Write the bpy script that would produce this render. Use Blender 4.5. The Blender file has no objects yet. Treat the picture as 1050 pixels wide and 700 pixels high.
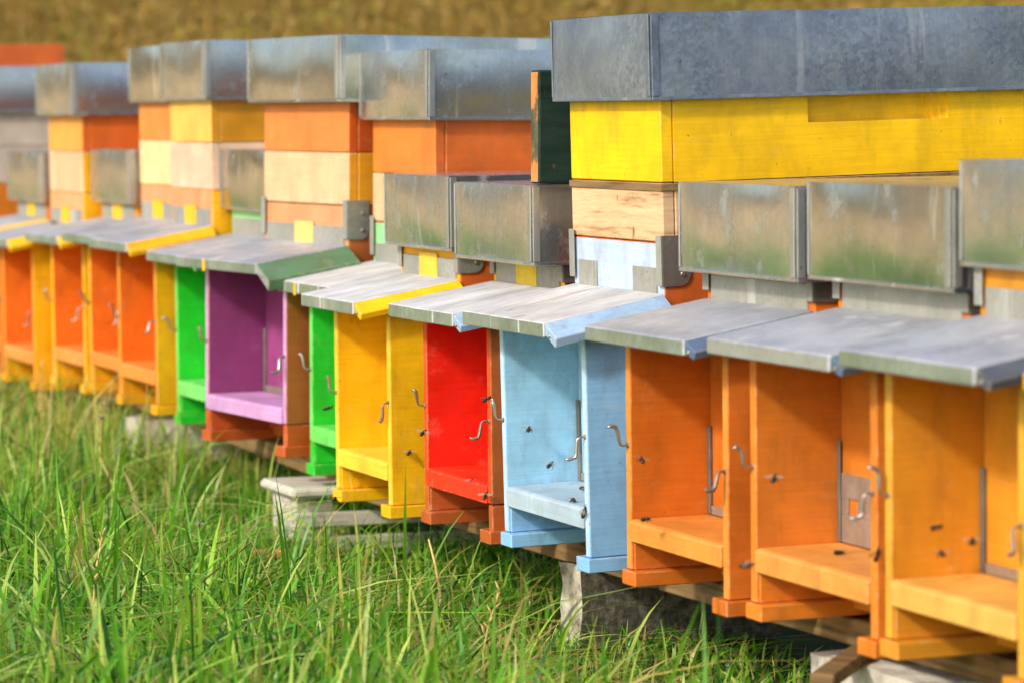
import bpy, bmesh, math, random
import numpy as np
from mathutils import Vector, Matrix

R = math.radians
random.seed(7)
rng = np.random.default_rng(11)
scene = bpy.context.scene
col = scene.collection

# ------------------------------------------------------------------ materials
def lin(c):
    return tuple(((v / 255) / 12.92 if v / 255 <= 0.04045 else ((v / 255 + 0.055) / 1.055) ** 2.4) for v in c) + (1.0,)

def new_mat(name):
    m = bpy.data.materials.new(name)
    m.use_nodes = True
    nt = m.node_tree
    b = nt.nodes['Principled BSDF']
    return m, nt, b

def N(nt, t, **kw):
    n = nt.nodes.new(t)
    for k, v in kw.items():
        setattr(n, k, v)
    return n

def coords(nt, scale=(1, 1, 1), rnd=True):
    tc = N(nt, 'ShaderNodeTexCoord')
    mp = N(nt, 'ShaderNodeMapping')
    mp.inputs['Scale'].default_value = scale
    nt.links.new(tc.outputs['Object'], mp.inputs['Vector'])
    if rnd:
        oi = N(nt, 'ShaderNodeObjectInfo')
        mul = N(nt, 'ShaderNodeMath', operation='MULTIPLY')
        mul.inputs[1].default_value = 37.0
        nt.links.new(oi.outputs['Random'], mul.inputs[0])
        nt.links.new(mul.outputs[0], mp.inputs['Location'])
    return mp.outputs['Vector']

def noise(nt, vec, scale, detail=4, rough=0.55):
    n = N(nt, 'ShaderNodeTexNoise')
    n.inputs['Scale'].default_value = scale
    n.inputs['Detail'].default_value = detail
    n.inputs['Roughness'].default_value = rough
    nt.links.new(vec, n.inputs['Vector'])
    return n.outputs['Fac']

def ramp(nt, fac, pts):
    r = N(nt, 'ShaderNodeValToRGB')
    els = r.color_ramp.elements
    while len(els) < len(pts):
        els.new(0.5)
    for e, (p, c) in zip(els, pts):
        e.position = p
        e.color = c if len(c) == 4 else tuple(c) + (1,)
    nt.links.new(fac, r.inputs['Fac'])
    return r.outputs['Color']

def mix(nt, fac, a, b, mode='MIX'):
    m = N(nt, 'ShaderNodeMix', data_type='RGBA', blend_type=mode)
    for sock, v in ((m.inputs[0], fac), (m.inputs[6], a), (m.inputs[7], b)):
        if hasattr(v, 'links'):
            nt.links.new(v, sock)
        else:
            sock.default_value = v
    return m.outputs[2]

def bump(nt, b, h, strength=0.3, dist=0.002):
    n = N(nt, 'ShaderNodeBump')
    n.inputs['Strength'].default_value = strength
    n.inputs['Distance'].default_value = dist
    nt.links.new(h, n.inputs['Height'])
    nt.links.new(n.outputs['Normal'], b.inputs['Normal'])

G = lambda v: (v, v, v, 1)
_paint = {}
def paint(rgb, wear=0.78, grain='h'):
    key = (rgb, wear, grain)
    if key in _paint:
        return _paint[key]
    m, nt, b = new_mat('painted_wood_%d_%d_%d' % rgb)
    c = lin(rgb)
    gv = coords(nt, (7, 7, 170) if grain == 'h' else (150, 150, 7))
    g = noise(nt, gv, 1.0, 5, 0.6)
    lo = noise(nt, coords(nt, (1, 1, 1)), 9, 5, 0.65)
    fade = ramp(nt, lo, [(0.28, G(0.80)), (0.72, G(1.12))])
    base = mix(nt, 1.0, c, fade, 'MULTIPLY')
    streak = ramp(nt, g, [(0.3, G(0.88)), (0.62, G(1.05))])
    base = mix(nt, 0.7, base, streak, 'MULTIPLY')
    # dirt specks and worn-through chips
    sp = noise(nt, coords(nt, (1, 1, 1)), 95, 3, 0.6)
    spm = ramp(nt, sp, [(0.70, G(0)), (0.75, G(0.75))])
    base = mix(nt, spm, base, lin((92, 60, 34)))
    sm = noise(nt, coords(nt, (1, 1, 0.45)), 17, 6, 0.7)
    smm = ramp(nt, sm, [(0.50, G(0)), (0.68, G(0.22 + 0.34 * wear))])
    base = mix(nt, smm, base, mix(nt, 0.55, c, lin((84, 62, 40))))
    pale = noise(nt, coords(nt, (1, 1, 1.6)), 12, 7, 0.75)
    pm_ = ramp(nt, pale, [(0.58, G(0)), (0.72, G(0.30 * wear))])
    base = mix(nt, pm_, base, mix(nt, 0.6, c, lin((220, 206, 180))))
    ch = noise(nt, coords(nt, (1, 1, 2.2)), 26, 7, 0.72)
    chm = ramp(nt, ch, [(0.71 - 0.05 * wear, G(0)), (0.745 - 0.05 * wear, G(0.75 * wear))])
    base = mix(nt, chm, base, lin((150, 118, 84)))
    bv = N(nt, 'ShaderNodeBevel', samples=4); bv.inputs['Radius'].default_value = 0.005
    gm = N(nt, 'ShaderNodeNewGeometry')
    dt = N(nt, 'ShaderNodeVectorMath', operation='DOT_PRODUCT')
    nt.links.new(bv.outputs['Normal'], dt.inputs[0]); nt.links.new(gm.outputs['True Normal'], dt.inputs[1])
    em = ramp(nt, dt.outputs['Value'], [(0.90, G(1)), (0.985, G(0))])
    en = noise(nt, coords(nt, (1, 1, 1)), 38, 5, 0.7)
    em = mix(nt, 1.0, em, ramp(nt, en, [(0.50, G(0)), (0.60, G(0.55 + 0.4 * wear))]), 'MULTIPLY')
    base = mix(nt, em, base, mix(nt, 0.55, c, lin((214, 190, 150))))
    nt.links.new(base, b.inputs['Base Color'])
    rr = ramp(nt, lo, [(0.3, G(0.38)), (0.7, G(0.62))])
    nt.links.new(rr, b.inputs['Roughness'])
    b.inputs['Specular IOR Level'].default_value = 0.35
    bump(nt, b, g, 0.35, 0.0015)
    _paint[key] = m
    return m

def bare_wood(name, a, bcol, dark, scale=(9, 5, 120), rough=0.8):
    m, nt, b = new_mat(name)
    g = noise(nt, coords(nt, scale), 1.0, 6, 0.62)
    base = ramp(nt, g, [(0.25, lin(dark)), (0.45, lin(bcol)), (0.7, lin(a))])
    kn = noise(nt, coords(nt, (1.6, 1.6, 0.8)), 22, 4, 0.6)
    km = ramp(nt, kn, [(0.66, G(0)), (0.74, G(0.8))])
    base = mix(nt, km, base, lin((120, 72, 36)))
    nt.links.new(base, b.inputs['Base Color'])
    b.inputs['Roughness'].default_value = rough
    b.inputs['Specular IOR Level'].default_value = 0.2
    bump(nt, b, g, 0.5, 0.003)
    return m

def galvanized(name, base, dark, rough=(0.2, 0.42), spangle=0.12, metal=1.0, smear=0.5, algae=0.0):
    m, nt, b = new_mat(name)
    v = coords(nt, (1, 1, 1))
    vor = N(nt, 'ShaderNodeTexVoronoi')
    vor.inputs['Scale'].default_value = 120
    dist = noise(nt, v, 30, 3, 0.5)
    vv = N(nt, 'ShaderNodeVectorMath', operation='ADD'); sc_ = N(nt, 'ShaderNodeVectorMath', operation='SCALE'); sc_.inputs['Scale'].default_value = 0.02
    nt.links.new(dist, sc_.inputs[0]); nt.links.new(v, vv.inputs[0]); nt.links.new(sc_.outputs[0], vv.inputs[1])
    nt.links.new(vv.outputs[0], vor.inputs['Vector'])
    lo = noise(nt, v, 6, 6, 0.65)
    big = noise(nt, v, 3.2, 3, 0.5)
    spw = ramp(nt, big, [(0.35, G(0.15)), (0.65, G(1))])
    sg = mix(nt, spw, G(1), ramp(nt, vor.outputs['Color'], [(0.0, G(1 - spangle)), (1.0, G(1 + spangle))]))
    fine = noise(nt, v, 70, 5, 0.7)
    hair = noise(nt, coords(nt, (260, 260, 5)), 1.0, 2, 0.5)
    st = noise(nt, coords(nt, (9, 9, 0.8)), 1.0, 5, 0.7)
    blot = noise(nt, coords(nt, (1, 1, 0.7)), 16, 7, 0.72)
    c = mix(nt, ramp(nt, lo, [(0.3, G(0)), (0.7, G(1))]), lin(base), lin(dark))
    c = mix(nt, 1.0, c, sg, 'MULTIPLY')
    c = mix(nt, 0.35, c, ramp(nt, fine, [(0.3, G(0.8)), (0.7, G(1.15))]), 'MULTIPLY')
    c = mix(nt, 0.5, c, ramp(nt, hair, [(0.3, G(0.86)), (0.7, G(1.08))]), 'MULTIPLY')
    stm = ramp(nt, st, [(0.60, G(0)), (0.66, G(smear))])
    c = mix(nt, stm, c, lin((214, 214, 210)))
    bm_ = ramp(nt, blot, [(0.52, G(0)), (0.70, G(0.5))])
    c = mix(nt, bm_, c, mix(nt, 0.5, lin(dark), lin((196, 194, 188))))
    if algae:
        al = noise(nt, coords(nt, (1, 1, 0.6)), 13, 4, 0.6)
        c = mix(nt, ramp(nt, al, [(0.58, G(0)), (0.72, G(algae))]), c, lin((120, 128, 70)))
    pit = noise(nt, v, 110, 2, 0.5)
    c = mix(nt, ramp(nt, pit, [(0.73, G(0)), (0.77, G(0.8))]), c, lin((70, 62, 54)))
    nt.links.new(c, b.inputs['Base Color'])
    inv = mix(nt, 1.0, ramp(nt, st, [(0.60, G(metal)), (0.66, G(metal * (1 - 0.7 * smear)))]), ramp(nt, blot, [(0.58, G(1)), (0.74, G(0.7))]), 'MULTIPLY')
    nt.links.new(inv, b.inputs['Metallic'])
    rr = ramp(nt, lo, [(0.3, G(rough[0])), (0.7, G(rough[1]))])
    rr = mix(nt, bm_, rr, G(min(1, rough[1] + 0.25)))
    nt.links.new(rr, b.inputs['Roughness'])
    bump(nt, b, noise(nt, coords(nt, (1, 1, 1)), 9, 3, 0.5), 0.10, 0.006)
    return m

def speckled(name, stops, scale, rough=0.95, bscale=40, bstr=0.8, bdist=0.01):
    m, nt, b = new_mat(name)
    v = coords(nt)
    f = noise(nt, v, scale, 8, 0.68)
    nt.links.new(ramp(nt, f, stops), b.inputs['Base Color'])
    b.inputs['Roughness'].default_value = rough
    b.inputs['Specular IOR Level'].default_value = 0.15
    bump(nt, b, noise(nt, v, bscale, 8, 0.7), bstr, bdist)
    return m

def plain(name, rgb, rough=0.5, metal=0.0):
    m, nt, b = new_mat(name)
    f = noise(nt, coords(nt), 60, 4, 0.6)
    c = mix(nt, 1.0, lin(rgb), ramp(nt, f, [(0.3, G(0.7)), (0.7, G(1.2))]), 'MULTIPLY')
    nt.links.new(c, b.inputs['Base Color'])
    b.inputs['Roughness'].default_value = rough
    b.inputs['Metallic'].default_value = metal
    return m

ORANGE = (224, 128, 38); DEEP_ORANGE = (210, 112, 34); BROWN_ORANGE = (176, 98, 46)
OCHRE = (212, 142, 38); YELLOW = (240, 190, 8); GOLD = (236, 168, 12); LEMON = (250, 196, 0)
BLUE = (150, 196, 228); RED = (226, 34, 14); GREEN = (40, 196, 48); PURPLE = (146, 66, 122)
LILAC = (206, 156, 206); SALMON = (218, 152, 106); CREAM = (222, 184, 142); PALE_BLUE = (188, 206, 230)
PALE_GREEN = (150, 220, 150); PINK_WHITE = (222, 188, 160)

M_WOOD = bare_wood('bare_pale_wood', (226, 194, 154), (208, 170, 128), (130, 86, 50), (7, 7, 75))
def plank_mat():
    m, nt, b = new_mat('weathered_grey_planks')
    iso = noise(nt, coords(nt, (1, 0.5, 1)), 9, 7, 0.7)
    c = ramp(nt, iso, [(0.3, lin((158, 156, 154))), (0.5, lin((192, 191, 191))), (0.68, lin((216, 216, 218)))])
    g = noise(nt, coords(nt, (48, 3.0, 48)), 1.0, 6, 0.7)
    c = mix(nt, ramp(nt, g, [(0.27, G(0.85)), (0.40, G(0))]), c, lin((92, 82, 70)))
    g2 = noise(nt, coords(nt, (14, 2.0, 14)), 1.0, 5, 0.65)
    c = mix(nt, ramp(nt, g2, [(0.58, G(0)), (0.70, G(0.6))]), c, lin((140, 126, 100)))
    nt.links.new(c, b.inputs['Base Color'])
    b.inputs['Roughness'].default_value = 0.75
    b.inputs['Specular IOR Level'].default_value = 0.2
    bump(nt, b, g, 0.6, 0.003)
    return m
M_GREYWOOD = plank_mat()
M_BEAM = bare_wood('weathered_tan_timber', (150, 122, 82), (124, 98, 64), (70, 52, 34), (5, 60, 90))
M_PALLET = bare_wood('sun_bleached_wood', (220, 214, 200), (194, 187, 170), (128, 118, 100), (60, 5, 90))
M_ZINC = galvanized('bright_galvanized_sheet', (222, 224, 225), (192, 194, 196), (0.15, 0.30), spangle=0.09, metal=0.93, smear=0.4, algae=0.18)
M_ZINC_STREAK = galvanized('streaked_galvanized_sheet', (220, 222, 222), (186, 188, 186), (0.14, 0.22), spangle=0.05, metal=0.96, smear=0.6, algae=0.12)
M_ZINC_OLD = galvanized('oxidised_zinc_sheet', (146, 156, 168), (106, 116, 130), (0.28, 0.46), spangle=0.30, metal=0.5, smear=0.25, algae=0.2)
M_SEAM = galvanized('pale_folded_zinc', (200, 201, 200), (160, 161, 158), (0.24, 0.4), spangle=0.06, metal=0.72, smear=0.4, algae=0.1)
M_VISOR = galvanized('weathered_zinc_board', (198, 200, 204), (138, 140, 150), (0.36, 0.6), metal=0.25, smear=0.6, algae=0.25)
M_VEDGE = galvanized('algae_stained_board_edge', (146, 154, 138), (104, 114, 94), (0.5, 0.75), metal=0.1, smear=0.3, algae=0.7)
M_FLASH = galvanized('dull_grey_flashing', (168, 168, 160), (140, 140, 130), (0.45, 0.65), metal=0.2, smear=0.4, algae=0.2)
M_BRACKET = galvanized('dark_steel_bracket', (128, 124, 118), (98, 92, 86), (0.4, 0.6), metal=0.4, smear=0.2)
M_STEEL = galvanized('hook_steel', (190, 186, 180), (150, 140, 130), (0.26, 0.42), metal=0.75, smear=0.1)
M_HOOKDULL = galvanized('rusted_hook_steel', (168, 150, 132), (118, 92, 72), (0.4, 0.6), metal=0.5, smear=0.1)
M_SLIDER = galvanized('perforated_steel_plate', (178, 170, 160), (142, 128, 114), (0.35, 0.5), metal=0.5, smear=0.2)
M_BRACKET_PALE = galvanized('grey_steel_bracket', (158, 160, 152), (124, 126, 118), (0.4, 0.6), metal=0.4, smear=0.3)
M_SLATEBLUE = paint((86, 104, 128), 0.6); M_DARKGREY = paint((84, 88, 96), 0.6)
M_DKGREEN = bare_wood('dark_green_board_paint', (40, 62, 52), (28, 48, 40), (14, 26, 22), (60, 5, 40), 0.7)
M_CHIPPED = speckled('chipped_orange_edge', [(0.36, lin((70, 84, 66))), (0.46, lin((120, 96, 66))), (0.5, lin((214, 128, 66))), (0.7, lin((226, 150, 90)))], 11, 0.8, 30, 0.5, 0.004)
M_CONC = speckled('grey_concrete', [(0.3, lin((58, 54, 46))), (0.5, lin((100, 95, 84))), (0.7, lin((142, 136, 122)))], 45, 0.95, 55, 1.0, 0.012)
M_SUNLIT_MORTAR = speckled('sunlit_broken_mortar', [(0.35, lin((120, 112, 96))), (0.5, lin((206, 196, 174))), (0.7, lin((226, 220, 202)))], 14, 0.95, 30, 1.0, 0.012)  # broken mortar end, with its sunlit brightness put into the pale colour
M_STONE = speckled('pale_limestone', [(0.3, lin((160, 154, 140))), (0.5, lin((212, 206, 192))), (0.7, lin((230, 226, 214)))], 16, 0.95, 30, 0.8, 0.008)

# ------------------------------------------------------------------ mesh helpers
class MB:
    def __init__(self):
        self.bm = bmesh.new()
        self.mats = []

    def slot(self, m):
        if m not in self.mats:
            self.mats.append(m)
        return self.mats.index(m)

    def box(self, x0, x1, y0, y1, z0, z1, mat, faces=None, bev=0.0018, top=None):
        """faces: {'-y': mat, '+x': mat ...}; top: function(y)->z for the upper face"""
        bm2 = bmesh.new()
        bmesh.ops.create_cube(bm2, size=1)
        for v in bm2.verts:
            v.co = Vector((x0 if v.co.x < 0 else x1, y0 if v.co.y < 0 else y1, z0 if v.co.z < 0 else z1))
            if top and abs(v.co.z - z1) < 1e-9:
                v.co.z = top(v.co.y)
        if bev:
            bmesh.ops.bevel(bm2, geom=list(bm2.edges), offset=bev, segments=1, affect='EDGES')
        bm2.normal_update()
        self._merge(bm2, mat, faces)

    def prism(self, pts, axis, a0, a1, mat, faces=None, bev=0.0018):
        """pts: outline in the two other axes, extruded along axis"""
        bm2 = bmesh.new()
        def mk(p, a):
            return {'x': (a, p[0], p[1]), 'y': (p[0], a, p[1]), 'z': (p[0], p[1], a)}[axis]
        A = [bm2.verts.new(mk(p, a0)) for p in pts]
        B = [bm2.verts.new(mk(p, a1)) for p in pts]
        bm2.faces.new(A); bm2.faces.new(B)
        n = len(pts)
        for i in range(n):
            bm2.faces.new((A[i], A[(i + 1) % n], B[(i + 1) % n], B[i]))
        bmesh.ops.recalc_face_normals(bm2, faces=bm2.faces)
        if bev:
            bmesh.ops.bevel(bm2, geom=list(bm2.edges), offset=bev, segments=1, affect='EDGES')
        bm2.normal_update()
        self._merge(bm2, mat, faces)

    def _merge(self, bm2, mat, faces=None):
        base = self.slot(mat)
        fm = {k: self.slot(v) for k, v in (faces or {}).items()}
        vm = {v: self.bm.verts.new(v.co) for v in bm2.verts}
        for f in bm2.faces:
            nf = self.bm.faces.new([vm[v] for v in f.verts])
            n = f.normal
            s = base
            for k, i in fm.items():
                d = {'x': n.x, 'y': n.y, 'z': n.z}[k[1]] * (1 if k[0] == '+' else -1)
                if d > 0.8:
                    s = i
            nf.material_index = s
        bm2.free()

    def tube(self, pts, radii, mat, seg=8, flat=1.0):
        s = self.slot(mat)
        pts = [Vector(p) for p in pts]
        if not hasattr(radii, '__len__'):
            radii = [radii] * len(pts)
        rings = []
        ref = Vector((1, 0, 0))
        for i, p in enumerate(pts):
            t = (pts[min(i + 1, len(pts) - 1)] - pts[max(i - 1, 0)]).normalized()
            if abs(t.dot(ref)) > 0.95:
                ref = Vector((0, 1, 0))
            u = (ref - t * ref.dot(t)).normalized()
            w = t.cross(u)
            rings.append([self.bm.verts.new(p + (u * math.cos(2 * math.pi * k / seg) * flat + w * math.sin(2 * math.pi * k / seg)) * radii[i]) for k in range(seg)])
        for a, b in zip(rings, rings[1:]):
            for k in range(seg):
                f = self.bm.faces.new((a[k], a[(k + 1) % seg], b[(k + 1) % seg], b[k]))
                f.material_index = s; f.smooth = True
        for rg in (rings[0], rings[-1]):
            f = self.bm.faces.new(rg); f.material_index = s

    def grid(self, fn, nu, nv, mat, smooth=True):
        s = self.slot(mat)
        vs = [[self.bm.verts.new(fn(i / nu, j / nv)) for j in range(nv + 1)] for i in range(nu + 1)]
        for i in range(nu):
            for j in range(nv):
                f = self.bm.faces.new((vs[i][j], vs[i + 1][j], vs[i + 1][j + 1], vs[i][j + 1]))
                f.material_index = s; f.smooth = smooth

    def build(self, name, parent=None, loc=None, recalc=True):
        if recalc:
            bmesh.ops.recalc_face_normals(self.bm, faces=self.bm.faces)
        me = bpy.data.meshes.new(name)
        self.bm.to_mesh(me); self.bm.free()
        for m in self.mats:
            me.materials.append(m)
        o = bpy.data.objects.new(name, me)
        col.objects.link(o)
        if parent: o.parent = parent
        if loc is not None: o.location = loc
        return o

def tag(o, label=None, cat=None, group=None, kind=None):
    if label: o['label'] = label
    if cat: o['category'] = cat
    if group: o['group'] = group
    if kind: o['kind'] = kind
    return o

def empty(name, loc, rot=(0, 0, 0)):
    o = bpy.data.objects.new(name, None)
    o.empty_display_size = 0.1
    col.objects.link(o); o.location = loc; o.rotation_euler = rot
    return o

# ------------------------------------------------------------------ beehive
PD = 0.16          # porch depth
WT = 0.021         # porch wall thickness
BT = 0.592         # top of the brood box
GROUP = 'painted beehives standing in a row'

def hook(side, up, parent, wx):
    b = MB()
    s = 1 if up else -1
    jit = random.uniform(-0.008, 0.008)
    k = random.uniform(0.95, 1.25); e = random.uniform(0.7, 1.25); q = random.uniform(-0.006, 0.006)
    pts = [(0, 0.004, 0), (0, -0.011, 0), (0, -0.0165, 0.003 * s), (q * 0.3, -0.0185, 0.011 * s), (q * 0.6, -0.0205, 0.027 * s * k),
           (q, -0.0235, 0.034 * s * k), (q, -0.030 * e, 0.037 * s * k), (q, -0.036 * e, 0.034 * s * k)]
    b.tube(pts, [0.0024, 0.0024, 0.0027, 0.0033, 0.004, 0.0042, 0.0038, 0.002], random.choice([M_STEEL, M_STEEL, M_HOOKDULL]), 8, 1.25)
    o = b.build('hook', parent, (wx, -PD, 0.245 + jit))
    o.rotation_euler = (random.uniform(-0.18, 0.18), random.uniform(-0.2, 0.2), random.uniform(-0.5, 0.5))
    o.scale = (0.9, 0.9, 0.9)
    w = MB(); w.tube([(0, 0.001, 0), (0, -0.0022, 0)], [0.0058, 0.005], M_HOOKDULL, 10); w.build('screw_plate', o)
    return o

def lid(parent, W, L, yf, z, mat, seed, h=0.155):
    r = random.Random(seed)
    x0, x1 = -W / 2 - 0.02, W / 2 + 0.02
    y0, y1 = yf, L + 0.05
    b = MB()
    A = 0.0046
    ph = [r.uniform(0, 6.28) for _ in range(6)]
    lean = r.uniform(-0.002, 0.003)
    def dent(u, v):
        e = (1 - (2 * u - 1) ** 4) * (1 - (2 * v - 1) ** 4)
        return A * (1 - (2 * v - 1) ** 2) * (1 - (2 * u - 1) ** 6) + e * 0.0009 * (math.sin(5.1 * u + ph[0]) + math.sin(3.3 * v + 7 * u + ph[1]))
    b.grid(lambda u, v: (x0 + (x1 - x0) * u, y0 - dent(u, v) + lean * (v - 0.5), z + h * v), 14, 12, mat)
    b.grid(lambda u, v: (x1 + dent(u, v), y0 + (y1 - y0) * u, z + h * v), 20, 12, mat)
    b.grid(lambda u, v: (x1 + (x0 - x1) * u, y1 + dent(u, v), z + h * v), 6, 4, mat)
    b.grid(lambda u, v: (x0 - dent(u, v), y1 + (y0 - y1) * u, z + h * v), 6, 4, mat)
    b.grid(lambda u, v: (x0 + (x1 - x0) * u, y0 + (y1 - y0) * v, z + h + 0.003 * math.sin(math.pi * u) * math.sin(math.pi * v)), 6, 8, mat)
    b.grid(lambda u, v: (x0 + (x1 - x0) * u, y1 + (y0 - y1) * v, z + 0.001), 1, 1, mat)
    o = b.build('metal_lid', parent)
    sm_ = M_SEAM if mat is not M_ZINC_OLD else mat
    lipm = mat
    mat = sm_
    f = MB()   # folded seams at the corners and the turned lower lip
    f.box(x1 - 0.017, x1 - 0.001, y0 - 0.0035, y0 - 0.0006, z + 0.004, z + h - 0.003, mat, bev=0.0008)
    f.box(x1 + 0.0006, x1 + 0.0032, y0 + 0.001, y0 + 0.016, z + 0.004, z + h - 0.003, mat, bev=0.0008)
    f.box(x0 + 0.0005, x0 + 0.005, y0 - 0.0032, y0 - 0.0006, z + 0.004, z + h - 0.003, mat, bev=0.0008)
    mat = lipm
    f.box(x0 + 0.001, x1 - 0.001, y0 - 0.0026, y0 + 0.002, z - 0.003, z + 0.003, mat, bev=0.0008)
    f.box(x1 - 0.002, x1 + 0.0026, y0 + 0.001, y1, z - 0.004, z + 0.003, mat, bev=0.0008)
    f.build('folded_seam', o)
    return o

def super_box(parent, W, L, z0, z1, front, side, recess=None):
    b = MB()
    x0, x1 = -W / 2, W / 2
    b.box(x0 + 0.001, x1 - 0.001, 0, 0.0235, z0, z1, front, {'+x': side})
    if recess:
        r0, r1, rz = recess
        b.box(x0, x1 - 0.02, 0.025, L, z0, z1, side)
        b.box(x1 - 0.0198, x1, 0.025, r0, z0, z1, side, bev=0)
        b.box(x1 - 0.0198, x1, r1, L, z0, z1, side, bev=0)
        b.box(x1 - 0.0198, x1, r0, r1, z0, rz, side, bev=0)
        for k, dx in enumerate((0.005, 0.010, 0.015)):
            b.box(x1 - 0.0198, x1 - dx, r1 - 0.014 * (k + 1), r1 - 0.014 * k, rz, z1, side, bev=0)
    else:
        b.box(x0, x1, 0.025, L, z0, z1, side)
    return b.build('honey_super', parent)

def beehive(h):
    W, L = h['W'], h.get('L', 0.60)
    ax, ay, az = h['P']
    tilt, yaw = h.get('tilt', 0.012), h.get('yaw', 0.0)
    rot = Matrix.Rotation(yaw, 4, 'Z') @ Matrix.Rotation(tilt, 4, 'X')
    off = rot @ Vector((-W / 2, -PD, 0))
    root = empty('beehive', Vector((ax, ay, az)) - off, (tilt, 0, yaw))
    tag(root, h['label'], 'beehive', GROUP)
    inner, outer, post = paint(h['inner']), paint(h['outer']), paint(h.get('post', h['outer']))
    rail, basec = paint(h.get('rail', h['inner'])), paint(h.get('base', h['outer']))
    front = paint(h.get('front', h['outer']))
    x0, x1 = -W / 2, W / 2
    zs = 0.079 if 'base' in h else 0.0275
    # brood box
    b = MB()
    b.box(x0, x1, 0.001, L, zs, BT, paint(h.get('body', h['outer'])), {'-y': front})
    b.build('brood_box', root)
    # porch walls
    vt = lambda y: 0.431 + 0.036 * (y + PD) / PD
    for s in (-1, 1):
        b = MB()
        xa, xb = (x0, x0 + WT) if s < 0 else (x1 - WT, x1)
        lw = paint(h['outer_left']) if (s < 0 and 'outer_left' in h) else outer
        pm = paint(h['post_left']) if (s < 0 and 'post_left' in h) else post
        b.box(xa, xb, -PD, -0.0005, zs, 0.46, lw, {'-y': pm, ('+x' if s < 0 else '-x'): inner}, top=vt)
        pw = b.build('porch_wall', root)
        if s > 0:
            for sz, sy in ((0.15, -0.075), (0.40, -0.05)):
                b = MB(); b.tube([(xb - 0.002, sy, sz), (xb + 0.0012, sy, sz)], [0.0045, 0.0038], M_STEEL, 10); b.build('screw', pw)
    # porch front panel and floor
    b = MB(); b.box(x0 + WT + 0.001, x1 - WT - 0.001, -0.006, -0.0005, 0.118, 0.462, inner); b.build('front_panel', root)
    b = MB()
    b.prism([(-PD - 0.004, 0.078), (-PD - 0.004, 0.113), (-PD + 0.004, 0.117), (-0.007, 0.117), (-0.007, 0.095)], 'x', x0 + WT + 0.0015, x1 - WT - 0.0015, rail)
    b.build('porch_floor', root)
    # base with its seam and proud plinth
    b = MB()
    for xa, xb, s in ((x0, x0 + WT, -1), (x1 - WT, x1, 1)):
        if 'base' in h: b.box(xa, xb, -PD + 0.0005, L, 0.024, 0.0765, basec)
        b.box(xa - (0.006 if s < 0 else 0.03), xb + (0.03 if s < 0 else 0.006), -PD - 0.007, L + 0.004, 0.0, 0.0262, basec)
    b.box(x0 + WT, x1 - WT, 0.002, L - 0.01, 0.012, 0.076, basec)
    b.box(x0 + WT + 0.0005, x0 + WT + 0.004, -PD + 0.004, 0.0, 0.0268, 0.076, basec)
    b.build('base_frame', root)
    # sloping porch roof
    v = h.get('visor', ('zinc', M_VEDGE, M_SLATEBLUE))
    kind, edge, flap = v
    topm = {'zinc': M_VISOR, 'plank': M_GREYWOOD}[kind]
    yb, yf, zb, zf, t = -0.0005, -0.238, 0.500, 0.4595, 0.027
    b = MB()
    xl, xr = x0 + 0.002, x1 - 0.004
    if kind == 'plank':
        cuts = [xl, xl + (xr - xl) * 0.37, xl + (xr - xl) * 0.71, xr]
        for a, c in zip(cuts, cuts[1:]):
            j = random.uniform(-0.002, 0.002)
            b.prism([(yf + j, zf - t), (yf + j, zf), (yb, zb), (yb, zb - t)], 'x', a + 0.0012, c - 0.0012, topm, {'-y': edge}, bev=0.002)
    else:
        b.prism([(yf, zf - t), (yf, zf), (yb, zb), (yb, zb - t)], 'x', xl, xr, topm, {'-y': edge}, bev=0.003)
    if 'drip' in h:
        dx = x0 + W * h['drip']
        b.box(dx, dx + 0.014, yf - 0.0025, yf + 0.001, zf - t - 0.004, zf - 0.002, paint(YELLOW), bev=0.0008)
    pr = b.build('porch_roof', root)
    if flap:
        b = MB()
        fw, fd, ft = h.get('flap_w', 0.040), h.get('flap_d', 0.016 if kind == 'zinc' and ax > -6 else 0.022), h.get('flap_t', 0.014)
        rows = []
        for y, z in ((yf + 0.002, zf - 0.001), (yb, zb - 0.001)):
            rows.append([(xr + 0.001, y, z), (xr + fw, y, z - fd), (xr + fw - 0.004, y, z - fd - ft), (xr + 0.001, y, z - 0.022)])
        bm2 = bmesh.new()
        A = [bm2.verts.new(p) for p in rows[0]]; B = [bm2.verts.new(p) for p in rows[1]]
        bm2.faces.new(A); bm2.faces.new(B[::-1])
        for i in range(4):
            bm2.faces.new((A[i], B[i], B[(i + 1) % 4], A[(i + 1) % 4]))
        bmesh.ops.recalc_face_normals(bm2, faces=bm2.faces)
        bmesh.ops.bevel(bm2, geom=list(bm2.edges), offset=0.0018, segments=1, affect='EDGES')
        bm2.normal_update()
        b._merge(bm2, flap, {'-y': h['flap_end']} if 'flap_end' in h else None)
        b.tube([(xr + fw * 0.45, yf + 0.004, zf - fd * 0.45 - 0.012), (xr + fw * 0.45, yf - 0.001, zf - fd * 0.45 - 0.012)], 0.004, M_STEEL)
        b.build('side_flap', pr)
    # flashing and landing-coloured patch above the porch roof
    if h.get('flash', True):
        b = MB()
        if h.get('flash') == 'split':
            b.box(x0 + 0.03, x0 + 0.115, -0.003, 0.0008, 0.496, 0.548, M_FLASH, bev=0.0008)
            b.build('metal_flashing', root)
            b = MB()
            b.box(x1 - 0.135, x1 - 0.03, -0.003, 0.0008, 0.496, 0.546, M_FLASH, bev=0.0008)
        else:
            b.box(x0 + 0.022, x1 - 0.022, -0.003, 0.0008, 0.497, 0.542, M_FLASH, bev=0.0008)
        fl = b.build('metal_flashing', root)
        if 'patch' in h:
            b = MB(); b.box(-0.055, 0.055, -0.0045, -0.0032, 0.499, 0.55, paint(tuple(int(v * 0.85 + 0.15 * 150) for v in h['patch']), 0.9), bev=0.0004)
            b.build('colour_patch', fl)
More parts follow.
